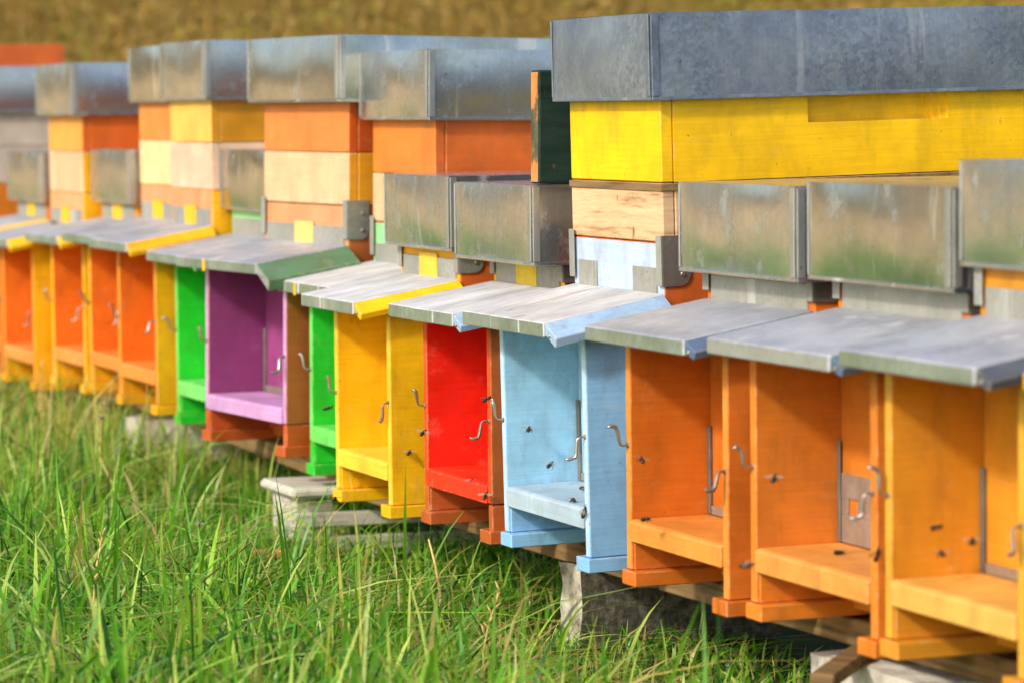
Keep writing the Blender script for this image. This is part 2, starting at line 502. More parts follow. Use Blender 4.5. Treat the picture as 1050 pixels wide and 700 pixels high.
    # corner brackets
    for s in ((-1, 1) if ax > -8 else ()):
        b = MB()
        X = x1 if s > 0 else x0
        pts = [(-0.004, 0.512), (0.034, 0.512), (0.046, 0.517), (0.053, 0.529), (0.053, 0.606), (-0.004, 0.606)]
        b.prism(pts, 'x', X, X + s * 0.004, M_BRACKET if ax > -6.5 else M_BRACKET_PALE, bev=0.0008)
        xa, xb = sorted((X + s * 0.004, X - s * 0.018))
        b.box(xa, xb, -0.0075, -0.0042, 0.514, 0.606, M_FLASH, bev=0.0008)
        br = b.build('corner_bracket', root)
        b = MB()
        for zz in (0.535, 0.575):
            b.tube([(X + s * 0.003, 0.036, zz), (X + s * 0.007, 0.036, zz)], [0.0055, 0.0035], M_STEEL)
        b.build('rivet', br)
    # hooks on both porch walls
    hook(-1, True, root, x0 + WT / 2)
    hook(1, False, root, x1 - WT / 2)
    # entrance slider
    b = MB()
    sx0, sx1 = x0 + WT + 0.005, x1 - WT - 0.01
    if h.get('plate'):
        b.box(sx0, sx1, -0.0095, -0.0065, 0.192, 0.232, M_SLIDER, bev=0.0006)
        b.box(sx0, sx0 + 0.026, -0.0095, -0.0065, 0.1665, 0.1918, M_SLIDER, bev=0.0006)
        b.box(sx0 + 0.058, sx1, -0.0095, -0.0065, 0.1665, 0.1918, M_SLIDER, bev=0.0006)
        b.box(sx0, sx1, -0.0095, -0.0065, 0.119, 0.1663, M_SLIDER, bev=0.0006)
        sl = b.build('entrance_slider', root)
        b = MB(); b.box(sx0 - 0.0045, sx0 + 0.004, -0.0135, -0.010, 0.119, 0.285, M_BRACKET, bev=0.001)
        b.build('slider_rail', sl)
    else:
        b.box(sx0 - 0.0045, sx0 + 0.006, -0.0125, -0.0065, 0.119, 0.275, M_BRACKET, bev=0.001)
        b.box(sx0 + 0.009, sx1, -0.0115, -0.0065, 0.1185, 0.134, M_SLIDER, bev=0.001)
        b.build('entrance_slider', root)
    # supers and lid
    z = BT + 0.002
    for i, (hh, fc, sc) in enumerate(h.get('supers', [])):
        fm = fc if not isinstance(fc, tuple) else paint(fc, 0.4)
        sm = sc if not isinstance(sc, tuple) else paint(sc, 0.5)
        super_box(root, W - 0.002 * (i % 2) + 0.004, L, z, z + hh - 0.002, fm, sm, h.get('recess') if i == len(h['supers']) - 1 else None)
        if fm is M_WOOD:
            b = MB()
            b.box(-W / 2 - 0.004, W / 2 + 0.004, -0.0035, L, z + hh - 0.016, z + hh - 0.0025, M_BEAM, bev=0.001)
            b.build('wooden_rim', root)
        z += hh
    if h.get('lid') is not None:
        lz, ly = h['lidz'], min(-0.02, h['lidy'] + h['lidz'] * tilt)
        lid(root, W, L, ly, lz, h['lid'], int(abs(ax) * 100))
    return root

Z = M_ZINC
def tall(f1, s1, f2, s2, a=0.126, b_=0.160):
    return [(a, f1, s1), (b_, f2, s2)]

HIVES = [
 dict(P=(-3.66, 2.27, 0.235), W=0.42, inner=OCHRE, outer=GOLD, lid=Z, lidz=0.575, lidy=-0.03, visor=('zinc', paint(GOLD), M_DARKGREY), patch=YELLOW,
      label='beehive cut off at the right edge, only its yellow porch roof corner showing'),
 dict(P=(-4.18, 2.270, 0.232), W=0.40, inner=OCHRE, outer=OCHRE, post=(222, 166, 52), rail=(232, 176, 84), lid=Z, lidz=0.575, lidy=-0.024, visor=('zinc', M_VEDGE, M_DARKGREY),
      label='ochre yellow beehive nearest the camera at the far right, with a green-stained grey porch roof'),
 dict(P=(-4.67, 2.289, 0.217), W=0.43, plate=True, inner=(206, 120, 38), outer=ORANGE, post=(226, 132, 44), rail=(226, 152, 70), lid=M_ZINC_STREAK, lidz=0.549, lidy=-0.049, visor=('zinc', M_FLASH, M_SLATEBLUE),
      label='low orange beehive beside the ochre hive, white streaks down its metal lid'),
 dict(P=(-5.165, 2.288, 0.207), W=0.415, inner=(200, 108, 30), outer=DEEP_ORANGE, post=(226, 144, 56), rail=(226, 146, 60), lid=Z, lidz=0.551, lidy=-0.05, visor=('zinc', M_VEDGE, M_SLATEBLUE),
      label='low orange beehive directly right of the light blue hive, slate blue porch flap'),
 dict(P=(-5.765, 2.295, 0.202), W=0.422, L=0.76, tilt=0.030, inner=(158, 206, 234), outer=(136, 188, 232), post=(190, 220, 240), rail=(172, 192, 206), front=PALE_BLUE, flash='split', body=(196, 96, 40),
      supers=[(0.109, M_WOOD, M_WOOD), (0.192, LEMON, LEMON)], recess=(0.30, 0.595, 0.803), lid=M_ZINC_OLD, lidz=0.856, lidy=-0.051, visor=('plank', M_VEDGE, paint((150, 180, 210), 1.2)), flap_w=0.050, flap_d=0.024, flap_t=0.018,
      label='light blue beehive with a bright yellow honey super and a wide oxidised zinc lid'),
 dict(P=(-6.27, 2.316, 0.187), W=0.385, inner=RED, outer=BROWN_ORANGE, post=(226, 76, 28), rail=(230, 52, 20), base=(188, 92, 40), body=(150, 70, 38), front=YELLOW, patch=(246, 206, 30), lid=Z, lidz=0.552, lidy=-0.083, visor=('plank', M_VEDGE, paint((150, 176, 206), 1.2)),
      label='beehive with a red porch interior and brown orange sides, next to the light blue hive'),
 dict(P=(-6.73, 2.277, 0.185), W=0.365, inner=(244, 186, 14), outer=(240, 184, 10), post=(250, 206, 60), rail=(248, 204, 60), body=(206, 100, 38), front=GOLD, patch=(250, 206, 50), lid=Z, lidz=0.564, lidy=-0.036, visor=('plank', M_VEDGE, paint(YELLOW)),
      label='fully yellow beehive between the red one and a green one'),
 dict(P=(-7.20, 2.370, 0.192), W=0.42, tilt=0.0, inner=GREEN, outer=BROWN_ORANGE, body=(206, 104, 44), outer_left=GREEN, post=(120, 226, 120), rail=(110, 214, 96), base=GREEN, front=PALE_GREEN, drip=0.30,
      supers=tall(CREAM, CREAM, (224, 128, 48), (206, 100, 34), 0.115, 0.155), lid=Z, lidz=0.835, lidy=-0.024, visor=('plank', M_VEDGE, paint(YELLOW)),
      label='green beehive between the purple and yellow hives, topped by an orange super'),
 dict(P=(-7.72, 2.267, 0.229), W=0.50, yaw=R(6), tilt=-0.006, inner=PURPLE, outer=BROWN_ORANGE, post=LILAC, rail=LILAC, base=(190, 86, 34), front=SALMON, patch=(246, 210, 110), drip=0.35,
      supers=tall(CREAM, (214, 150, 26), (224, 130, 60), (196, 84, 24)), lid=M_ZINC_STREAK, lidz=0.842, lidy=-0.03, visor=('zinc', M_VEDGE, paint((88, 124, 92), 1.2)), flap_w=0.075, flap_d=0.036, flap_t=0.026, flap_end=M_FLASH,
      label='beehive with a purple porch, lilac trim and orange brown sides, under two supers'),
 dict(P=(-8.23, 2.340, 0.223), W=0.42, inner=GREEN, outer=GREEN, post=(110, 216, 104), rail=(120, 220, 110), front=PALE_GREEN, lid=M_ZINC_STREAK, lidz=0.567, lidy=-0.025, visor=('zinc', M_VEDGE, paint((120, 196, 130))),
      label='low green beehive just left of the purple one, without supers'),
 dict(P=(-8.65, 2.294, 0.243), W=0.395, inner=(232, 116, 26), outer=GOLD, post=(232, 140, 50), rail=(234, 144, 60), front=SALMON, patch=YELLOW,
      supers=tall(PINK_WHITE, PINK_WHITE, (236, 186, 86), (206, 140, 26)), lid=Z, lidz=0.836, lidy=-0.007, visor=('zinc', M_VEDGE, paint(GOLD)),
      label='orange beehive beside the low green one, its top super golden yellow'),
 dict(P=(-9.07, 2.320, 0.246), W=0.39, inner=(232, 116, 26), outer=GOLD, post=(240, 176, 40), rail=(234, 144, 60), front=SALMON, patch=YELLOW,
      supers=tall((238, 206, 150), (230, 190, 120), (228, 140, 60), (206, 96, 24)), lid=M_ZINC_STREAK, lidz=0.83, lidy=-0.031, visor=('zinc', M_VEDGE, paint(GOLD)),
      label='distant tall orange beehive left of the one with the golden yellow super'),
 dict(P=(-9.52, 2.320, 0.231), W=0.40, inner=(232, 116, 26), outer=(246, 178, 10), post=(246, 184, 40), rail=(236, 150, 70), front=ORANGE, patch=YELLOW, lid=Z, lidz=0.55, lidy=-0.028, visor=('zinc', M_VEDGE, paint(YELLOW)),
      label='low distant orange hive with yellow wall, wedged between two tall orange stacks'),
 dict(P=(-9.98, 2.274, 0.208), W=0.42, inner=(232, 116, 26), outer=(246, 178, 10), post=(240, 130, 40), rail=(238, 150, 70), front=(228, 160, 110), patch=YELLOW,
      supers=tall(CREAM, GOLD, (238, 164, 70), (220, 98, 20)), lid=Z, lidz=0.833, lidy=-0.041, visor=('zinc', M_VEDGE, paint(YELLOW)),
      label='tall distant beehive with blue grey lid above a two tone orange super'),
 dict(P=(-10.46, 2.28, 0.215), W=0.42, inner=(226, 92, 10), outer=ORANGE, post=(238, 136, 50), rail=(238, 150, 70), front=ORANGE, patch=YELLOW, lid=Z, lidz=0.55, lidy=-0.03, visor=('zinc', M_VEDGE, paint(YELLOW)),
      label='low orange beehive cut by the left edge, with a square framed metal lid'),
 dict(P=(-11.28, 2.28, 0.215), W=0.42, inner=(226, 92, 10), outer=ORANGE, supers=tall((200, 186, 170), (196, 182, 166), (206, 192, 176), (200, 184, 166)), lid=Z, lidz=0.835, lidy=-0.03,
      label='far tall beehive at the left edge with a grey beige super under a blue-grey lid'),
 dict(P=(-12.3, 2.30, 0.215), W=0.42, L=0.50, inner=ORANGE, outer=ORANGE, supers=tall(ORANGE, DEEP_ORANGE, ORANGE, DEEP_ORANGE) + [(0.115, (220, 110, 46), (214, 100, 40)), (0.095, (220, 110, 46), (212, 102, 44))], lid=None,
      label='farthest tallest beehive, its uncovered orange top box rising over the upper left lids'),
]
for h in HIVES:
    beehive(h)

# ------------------------------------------------------------------ supports under the hives
def beam(p0, p1, w, hgt, label, mat=M_BEAM, name='timber_rail'):
    p0, p1 = Vector(p0), Vector(p1)
    d = p1 - p0
    b = MB()
    L = d.length
    n = 6
    for i in range(1):
        b.box(0, L, -w / 2, w / 2, -hgt, 0, mat, bev=0.003)
    o = b.build(name, None, p0)
    o.rotation_euler = (0, -math.asin(d.z / L), math.atan2(d.y, d.x))
    return tag(o, label, 'beam')

beam((-5.40, 2.50, 0.198), (-3.3, 2.50, 0.236), 0.09, 0.045, 'front timber rail carrying the orange hives at the right')
beam((-5.40, 2.90, 0.205), (-3.3, 2.90, 0.243), 0.09, 0.045, 'rear timber rail behind the front one, under the orange hives at the right')
beam((-7.15, 2.50, 0.181), (-5.42, 2.50, 0.2), 0.09, 0.045, 'front timber rail under the red, yellow and blue hives')
beam((-7.15, 2.90, 0.186), (-5.42, 2.90, 0.208), 0.09, 0.045, 'rear timber rail under the red, yellow and blue hives')
beam((-8.36, 2.50, 0.222), (-7.17, 2.50, 0.196), 0.09, 0.045, 'front timber rail under the purple hive and its green neighbours')
beam((-8.36, 2.90, 0.222), (-7.17, 2.90, 0.196), 0.09, 0.045, 'rear timber rail under the purple hive and its green neighbours')
beam((-12.5, 2.50, 0.208), (-8.38, 2.50, 0.238), 0.09, 0.045, 'front timber rail under the distant orange hives')
beam((-12.5, 2.90, 0.212), (-8.38, 2.90, 0.24), 0.09, 0.045, 'rear timber rail under the distant orange hives')

def rough_block(name, dims, loc, rz, mat, fmat, amp, label, cat, cuts=9):
    bm = bmesh.new()
    bmesh.ops.create_cube(bm, size=1)
    for v in bm.verts:
        v.co = Vector((v.co.x * dims[0], v.co.y * dims[1], (v.co.z + 0.5) * dims[2]))
    bmesh.ops.subdivide_edges(bm, edges=list(bm.edges), cuts=cuts, use_grid_fill=True)
    bm.normal_update()
    from mathutils import noise as mn
    for v in bm.verts:
        q = v.co * 22 + Vector(loc) * 3
        k = amp * (1.3 if (fmat and v.normal.y < -0.4) else 1.0)
        v.co += Vector((mn.noise(q), mn.noise(q + Vector((9, 3, 1))), mn.noise(q + Vector((2, 7, 5))))) * k
    bm.normal_update()
    b = MB(); b.bm.free(); b.bm = bm
    b.slot(mat)
    if fmat:
        i = b.slot(fmat)
        for f in bm.faces:
            if f.normal.y < -0.6: f.material_index = i
    o = b.build(name, None, loc)
    o.rotation_euler = (0, 0, rz)
    return tag(o, label, cat)

rough_block('concrete_block', (0.10, 0.44, 0.163), (-5.772, 2.655, -0.005), 0.02, M_CONC, M_SUNLIT_MORTAR, 0.006, 'rough concrete block with broken pale end, standing in grass below the light blue hive', 'concrete block')
rough_block('limestone_block', (0.34, 0.30, 0.152), (-4.545, 2.575, -0.004), 0.05, M_STONE, None, 0.006, 'whitish stone block at the bottom right under the orange hive', 'stone')
rough_block('limestone_block', (0.12, 0.30, 0.20), (-8.69, 2.49, -0.005), 0.0, M_STONE, None, 0.006, 'pale upright stone support in grass under the distant orange hives', 'stone')
rough_block('concrete_block', (0.12, 0.44, 0.165), (-10.9, 2.66, -0.005), 0.02, M_CONC, None, 0.004, 'grey concrete block under the farthest hives at the left edge', 'concrete block')
rough_block('concrete_block', (0.12, 0.60, 0.180), (-3.75, 2.75, -0.005), 0.0, M_CONC, None, 0.004, 'grey concrete block under the ochre hive at the right edge', 'concrete block')
b = MB()
b.box(-0.02, 0.02, -0.13, 0.13, 0, 0.022, M_BEAM, bev=0.003)
o = b.build('wood_wedge', None, (-4.515, 2.375, 0.146)); o.rotation_euler = (0.02, 0.05, R(48))
tag(o, 'tan offcut of wood lying on the whitish stone block', 'wood offcut')

# pale wooden pallet below the yellow and green hives
pl = empty('wooden_pallet', (-7.37, 2.33, 0))
tag(pl, 'sun bleached pallet with open side slats standing in grass under the green and yellow hives', 'pallet')
for yy in (0.0, 0.42, 0.84):
    b = MB(); b.prism([(0.0, 0), (0.192, 0), (0.182, 0.03), (0.182, 0.1385), (0.002, 0.1385), (0.006, 0.03)], 'y', yy, yy + 0.09, M_PALLET, bev=0.004); b.build('support_block', pl)
    b = MB(); b.box(0.186, 0.199, yy + 0.02, yy + 0.09, 0, 0.129, M_PALLET, bev=0.003); b.build('support_block', pl)
b = MB(); b.box(-0.02, 0.235, -0.025, 0.95, 0.14, 0.165, M_PALLET, bev=0.008); b.build('top_board', pl)
for z0 in (0.012, 0.07):
    b = MB(); b.box(0.20, 0.222, -0.01, 0.94, z0, z0 + 0.034, M_PALLET, bev=0.003); b.build('side_slat', pl)

b = MB(); b.box(-0.10, 0.10, -0.012, 0.012, 0, 0.016, paint((214, 176, 84), 1.0), bev=0.002)
o = b.build('wood_lath', None, (-6.75, 2.06, 0.065)); o.rotation_euler = (0.1, 0.02, R(82))
tag(o, 'thin yellowish wooden lath lying in the grass in front of the pallet', 'wood lath')
# dark green board standing on the red hive's lid, against the yellow super
b = MB()
b.box(0, 0.045, 0, 0.36, 0, 0.225, M_DKGREEN, {'-y': M_CHIPPED}, bev=0.004)
o = b.build('green_board', None, (-5.955, 2.425, 0.897)); o.rotation_euler = (0.0, 0, R(-1))
tag(o, 'dark green board with chipped orange edge standing on the metal lid of the red hive', 'board')

# ------------------------------------------------------------------ ground
def smooth(a, b, x):
    t = np.clip((x - a) / (b - a), 0, 1)
    return t * t * (3 - 2 * t)

def terrain(x, y):
    # flat apiary meadow, rising to a dry bank along its far (west) side
    s = smooth(16.0, 46.0, -x)
    side = smooth(-4.0, 5.0, y)
    return s * ((4.2 + 0.5 * np.sin(y * 0.21) + 0.4 * np.sin(y * 0.083 + 1.0)) * side + 1.0 * (1 - side))

def sheet():
    def axis():
        a = [0.0]; st = 0.5
        while a[-1] < 620:
            a.append(a[-1] + st); st *= 1.09
        return np.array([-v for v in a[:0:-1]] + a)
    xs = axis() - 7; ys = axis() + 1.5
    X, Y = np.meshgrid(xs, ys, indexing='ij')
    Zz = terrain(X, Y)
    near = (np.abs(X + 7) < 14) & (np.abs(Y - 1.5) < 9)
    Zz = Zz + np.where(near, 0.012 * np.sin(X * 2.3 + 0.7) * np.sin(Y * 2.9), 0.0) - 0.012
    nx, ny = X.shape
    co = np.stack([X, Y, Zz], -1).reshape(-1, 3)
    i = np.arange(nx * ny).reshape(nx, ny)
    q = np.stack([i[:-1, :-1], i[1:, :-1], i[1:, 1:], i[:-1, 1:]], -1).reshape(-1, 4)
    return co, q

def np_mesh(name, co, quads, mat, colors=None, smooth_=False):
    me = bpy.data.meshes.new(name)
    n = quads.shape[1]
    me.vertices.add(len(co)); me.vertices.foreach_set('co', co.astype(np.float32).ravel())
    me.loops.add(quads.size); me.loops.foreach_set('vertex_index', quads.astype(np.int32).ravel())
    me.polygons.add(len(quads))
    me.polygons.foreach_set('loop_start', np.arange(0, quads.size, n, dtype=np.int32))
    me.polygons.foreach_set('loop_total', np.full(len(quads), n, dtype=np.int32))
    if smooth_:
        me.polygons.foreach_set('use_smooth', np.ones(len(quads), dtype=bool))
    if colors is not None:
        at = me.color_attributes.new('tint', 'FLOAT_COLOR', 'POINT')
        c4 = np.concatenate([colors, np.ones((len(colors), 1))], 1).astype(np.float32)
        at.data.foreach_set('color', c4.ravel())
    me.materials.append(mat)
    me.update(); me.validate()
    o = bpy.data.objects.new(name, me); col.objects.link(o)
    return o

m, nt, bs = new_mat('meadow_soil')
geo = N(nt, 'ShaderNodeNewGeometry')
sx = N(nt, 'ShaderNodeSeparateXYZ'); nt.links.new(geo.outputs['Position'], sx.inputs[0])
f1 = noise(nt, geo.outputs['Position'], 3.0, 8, 0.65)
f2 = noise(nt, geo.outputs['Position'], 0.35, 5, 0.6)
near_c = ramp(nt, f1, [(0.3, lin((44, 38, 24))), (0.5, lin((66, 76, 32))), (0.7, lin((96, 110, 50)))])
far_c = ramp(nt, f2, [(0.3, lin((160, 128, 80))), (0.5, lin((196, 160, 104))), (0.7, lin((166, 144, 84)))])
mr = N(nt, 'ShaderNodeMapRange'); mr.inputs['From Min'].default_value = -15; mr.inputs['From Max'].default_value = -24
nt.links.new(sx.outputs['X'], mr.inputs['Value'])
far2 = ramp(nt, f2, [(0.3, lin((196, 160, 108))), (0.5, lin((222, 186, 134))), (0.7, lin((206, 176, 120)))])
mx = N(nt, 'ShaderNodeMapRange'); mx.inputs['From Min'].default_value = -10; mx.inputs['From Max'].default_value = -13
nt.links.new(sx.outputs['X'], mx.inputs['Value'])
my = N(nt, 'ShaderNodeMapRange'); my.inputs['From Min'].default_value = -0.5; my.inputs['From Max'].default_value = -2.0
nt.links.new(sx.outputs['Y'], my.inputs['Value'])
mm_ = N(nt, 'ShaderNodeMath', operation='MULTIPLY'); nt.links.new(mx.outputs[0], mm_.inputs[0]); nt.links.new(my.outputs[0], mm_.inputs[1])
open_c = ramp(nt, f1, [(0.3, lin((84, 122, 44))), (0.5, lin((108, 148, 56))), (0.7, lin((136, 168, 76)))])
ma = N(nt, 'ShaderNodeMath', operation='MULTIPLY_ADD'); ma.inputs[1].default_value = 0.25
nt.links.new(sx.outputs['X'], ma.inputs[0]); nt.links.new(sx.outputs['Y'], ma.inputs[2])
mo = N(nt, 'ShaderNodeMapRange'); mo.inputs['From Min'].default_value = -2.0; mo.inputs['From Max'].default_value = -2.8
nt.links.new(ma.outputs[0], mo.inputs['Value'])
near_all = mix(nt, mo.outputs[0], near_c, open_c)
nt.links.new(mix(nt, mm_.outputs[0], mix(nt, mr.outputs[0], near_all, far_c), far2), bs.inputs['Base Color'])
bs.inputs['Roughness'].default_value = 1.0; bs.inputs['Specular IOR Level'].default_value = 0.1
bump(nt, bs, f1, 0.8, 0.03)
co, q = sheet()
tag(np_mesh('ground', co, q, m, smooth_=True), kind='structure')

# ------------------------------------------------------------------ grass
def leaf_mat(name, trans, rough=0.5, spec=0.3):
    m, nt, b = new_mat(name)
    at = N(nt, 'ShaderNodeAttribute'); at.attribute_name = 'tint'
    nt.links.new(at.outputs['Color'], b.inputs['Base Color'])
    b.inputs['Roughness'].default_value = rough
    b.inputs['Specular IOR Level'].default_value = spec
    tr = N(nt, 'ShaderNodeBsdfTranslucent')
    nt.links.new(mix(nt, 1.0, at.outputs['Color'], (1.2, 1.25, 0.7, 1), 'MULTIPLY'), tr.inputs['Color'])
    ms = N(nt, 'ShaderNodeMixShader'); ms.inputs[0].default_value = trans
    out = nt.nodes['Material Output']
    nt.links.new(b.outputs[0], ms.inputs[1]); nt.links.new(tr.outputs[0], ms.inputs[2])
    nt.links.new(ms.outputs[0], out.inputs['Surface'])
    return m

M_GRASS = leaf_mat('grass_blade', 0.40, 0.38, 0.5)

def blades(px, py, pz, hgt, wid, az, lean, twist, tint, seg=5):
    n = len(px)
    t = np.linspace(0, 1, seg + 1)[None, :]
    dx, dy = np.cos(az)[:, None], np.sin(az)[:, None]
    hh = hgt[:, None]
    drop = lean[:, None]
    horiz = hh * drop * (0.25 * t + 0.75 * t ** 2.1)
    vert = hh * (t - 0.62 * np.clip(drop, 0, 1.6) * t ** 2.6 * 0.55)
    cx = px[:, None] + dx * horiz; cy = py[:, None] + dy * horiz; cz = pz[:, None] + vert
    ww = wid[:, None] * (0.55 + 0.9 * t - 1.45 * t ** 2.4) * 0.5
    ww = np.maximum(ww, 0.0002)
    ta = az[:, None] + math.pi / 2 + twist[:, None] * (0.4 + t)
    wx, wy = np.cos(ta), np.sin(ta)
    wz = 0.25 * np.sin(twist)[:, None] * np.ones_like(t)
    A = np.stack([cx - wx * ww, cy - wy * ww, cz - wz * ww], -1)
    B = np.stack([cx + wx * ww, cy + wy * ww, cz + wz * ww], -1)
    co = np.stack([A, B], 2).reshape(-1, 3)              # n, seg+1, 2
    base = (np.arange(n) * (seg + 1) * 2)[:, None]
    k = (np.arange(seg) * 2)[None, :]
    q = np.stack([base + k, base + k + 1, base + k + 3, base + k + 2], -1).reshape(-1, 4)
    c = np.repeat(tint, (seg + 1) * 2, axis=0)
    return co, q, c

PAL = np.array([lin(c)[:3] for c in ((82, 148, 30), (112, 174, 44), (44, 98, 22), (154, 196, 62), (194, 214, 108), (200, 182, 104), (214, 194, 130))])

def field(ntuft, per, xr, yr, hr, wr, pal_p, keep=None, lk=1.0):
    tx = rng.uniform(*xr, ntuft); ty = rng.uniform(*yr, ntuft)
    if keep is not None:
        k = keep(tx, ty); tx, ty = tx[k], ty[k]
    nt_ = len(tx)
    idx = np.repeat(np.arange(nt_), per)
    n = len(idx)
    ta = rng.uniform(0, 2 * np.pi, nt_); th = rng.uniform(0.75, 1.25, nt_)
    tc = rng.uniform(0.75, 1.2, nt_)
    px = tx[idx] + rng.normal(0, 0.018, n); py = ty[idx] + rng.normal(0, 0.018, n)
    az = np.where(rng.random(n) < 0.45, ta[idx] + rng.normal(0, 0.5, n), rng.uniform(0, 2 * np.pi, n))
    hgt = rng.uniform(*hr, n) * th[idx]
    wid = rng.uniform(*wr, n)
    lean = np.abs(rng.normal(0.75, 0.72, n)) * lk
    hgt = hgt * np.where(rng.random(n) < 0.3, 0.65, 1.0)
    tw = rng.normal(0, 0.6, n)
    ci = rng.choice(len(PAL), n, p=pal_p)
    pt = 0.5 + 0.5 * np.sin(1.9 * px + 1.3 * np.sin(2.3 * py)) * np.sin(2.6 * py + 0.8 * px)
    ci = np.where(rng.random(n) < 0.22 * pt, rng.choice([3, 4, 5, 6], n), ci)
    tint = PAL[ci] * tc[idx][:, None] * rng.uniform(0.8, 1.15, n)[:, None]
    return blades(px, py, terrain(px, py) - 0.008, hgt, wid, az, lean, tw, tint)

def join(parts):
    co, q, c, o = [], [], [], 0
    for a, b_, d in parts:
        co.append(a); q.append(b_ + o); c.append(d); o += len(a)
    return np.concatenate(co), np.concatenate(q), np.concatenate(c)

GP = [0.20, 0.27, 0.14, 0.22, 0.12, 0.03, 0.02]
GF = [0.14, 0.2, 0.1, 0.2, 0.16, 0.12, 0.08]
infield = lambda x, y: (y < 2.75) & (y > -0.40 * x - 1.62 - 0.11 * np.abs(x)) & (np.hypot(x, y) > 4.4) & ~((x > -7.9) & (x < -6.2) & (y > 2.0 + 0.08 * (x + 7)) & (rng.random(len(x)) < 0.8))
parts = [
    field(5200, 9, (-9.0, -3.6), (0.0, 1.95), (0.08, 0.20), (0.006, 0.013), GP, infield),
    field(1500, 5, (-9.0, -3.6), (0.0, 1.95), (0.14, 0.26), (0.011, 0.018), [0.12, 0.3, 0.05, 0.32, 0.21, 0, 0], infield, 1.3),
    field(700, 6, (-9.0, -3.6), (0.0, 1.95), (0.22, 0.36), (0.007, 0.012), GP, infield),
    field(3000, 8, (-9.0, -6.2), (1.9, 2.75), (0.06, 0.14), (0.005, 0.010), GP, infield),
    field(700, 7, (-6.2, -3.6), (1.75, 2.75), (0.03, 0.08), (0.005, 0.010), GP, infield),
    field(200, 3, (-6.2, -3.6), (1.5, 2.3), (0.10, 0.22), (0.005, 0.009), GP, infield),
    field(500, 5, (-9.0, -6.0), (1.0, 2.4), (0.16, 0.28), (0.005, 0.009), GP, infield),
    field(8000, 8, (-16, -8.5), (0.4, 2.6), (0.10, 0.22), (0.006, 0.011), GF, infield),
    field(700, 6, (-13, -7.6), (1.2, 2.4), (0.2, 0.36), (0.005, 0.009), GF, infield),
    field(4000, 7, (-26, -3), (3.4, 10), (0.15, 0.40), (0.008, 0.014), GF),
]
co, q, c = join(parts)
tag(np_mesh('meadow_grass', co, q, M_GRASS, c, True), kind='stuff', label='long green meadow grass in front of the hives')
# dry bleached blades among the green
parts = [
    field(2300, 5, (-9.5, -3.8), (0.0, 2.4), (0.05, 0.12), (0.003, 0.007), [0.0, 0, 0, 0.1, 0.2, 0.4, 0.3], infield, 2.2),
    field(650, 3, (-9.0, -4.2), (0.0, 2.2), (0.10, 0.26), (0.003, 0.006), [0.0, 0, 0, 0.05, 0.15, 0.4, 0.4], infield),
    field(900, 4, (-13, -8.0), (1.0, 2.55), (0.2, 0.42), (0.004, 0.007), [0.0, 0, 0, 0.1, 0.2, 0.4, 0.3], infield),
]
co, q, c = join(parts)
tag(np_mesh('dry_grass', co, q, M_GRASS, c, True), kind='stuff', label='straw coloured dry blades scattered through the meadow grass')

# ------------------------------------------------------------------ dry bank scrub behind and beyond
M_SCRUB = leaf_mat('autumn_scrub_leaf', 0.3, 0.7, 0.1)
SP = np.array([lin(c)[:3] for c in ((160, 128, 62), (174, 142, 76), (146, 118, 60), (124, 120, 54), (148, 142, 60), (188, 160, 102), (112, 96, 50), (166, 160, 64))])
def scrub(n_cl, xr, yr, name, label, hr=(0.5, 1.5), per=46, leaf=(0.03, 0.10), pp=(0.2, 0.19, 0.16, 0.12, 0.1, 0.1, 0.08, 0.05)):
    cx = rng.uniform(*xr, n_cl); cy = rng.uniform(*yr, n_cl)
    ch = rng.uniform(*hr, n_cl); cr = rng.uniform(0.2, 0.5, n_cl)
    cc = rng.choice(len(SP), n_cl, p=pp)
    gz = (cy / np.abs(cx) > 0.44) & (rng.random(n_cl) < 0.5)
    cc = np.where(gz, rng.choice([3, 4, 7], n_cl), cc)
    idx = np.repeat(np.arange(n_cl), per); n = len(idx)
    u = rng.normal(0, 0.5, (n, 3))
    px = cx[idx] + u[:, 0] * cr[idx]; py = cy[idx] + u[:, 1] * cr[idx]
    pz = terrain(px, py) + np.abs(rng.random(n)) ** 0.8 * ch[idx]
    s = rng.uniform(*leaf, n)
    d1 = rng.normal(0, 1, (n, 3)); d1 /= np.linalg.norm(d1, axis=1)[:, None]
    d2 = rng.normal(0, 1, (n, 3)); d2 -= d1 * (d1 * d2).sum(1)[:, None]; d2 /= np.linalg.norm(d2, axis=1)[:, None]
    P = np.stack([px, py, pz], 1)
    a = d1 * (s * 1.3)[:, None]; b_ = d2 * (s * 0.45)[:, None]
    V = np.stack([P - a, P - b_, P + a, P + b_], 1).reshape(-1, 3)
    Q = np.arange(4 * n).reshape(-1, 4)
    own = rng.choice(len(SP), n, p=pp)
    pick = np.where(rng.random(n) < 0.72, cc[idx], own)
    T = np.repeat(SP[pick] * rng.uniform(0.75, 1.2, n)[:, None], 4, axis=0)
    # upright dry stalks
    ns = n_cl * 14
    k = rng.integers(0, n_cl, ns)
    bx = cx[k] + rng.normal(0, 0.5, ns); by = cy[k] + rng.normal(0, 0.5, ns)
    st = blades(bx, by, terrain(bx, by), rng.uniform(0.5, 1.5, ns), rng.uniform(0.012, 0.03, ns), rng.uniform(0, 6.28, ns),
                np.abs(rng.normal(0.2, 0.2, ns)), rng.normal(0, 0.6, ns), SP[rng.choice([0, 1, 5, 2], ns)] * rng.uniform(0.8, 1.25, ns)[:, None], 3)
    co, q, c = join([(V, Q, T), st])
    tag(np_mesh(name, co, q, M_SCRUB, c), kind='stuff', label=label)
scrub(3600, (-40, -19), (3.5, 22), 'dry_scrub', 'brown and olive autumn scrub covering the bank behind the hives', per=85, leaf=(0.018, 0.05))
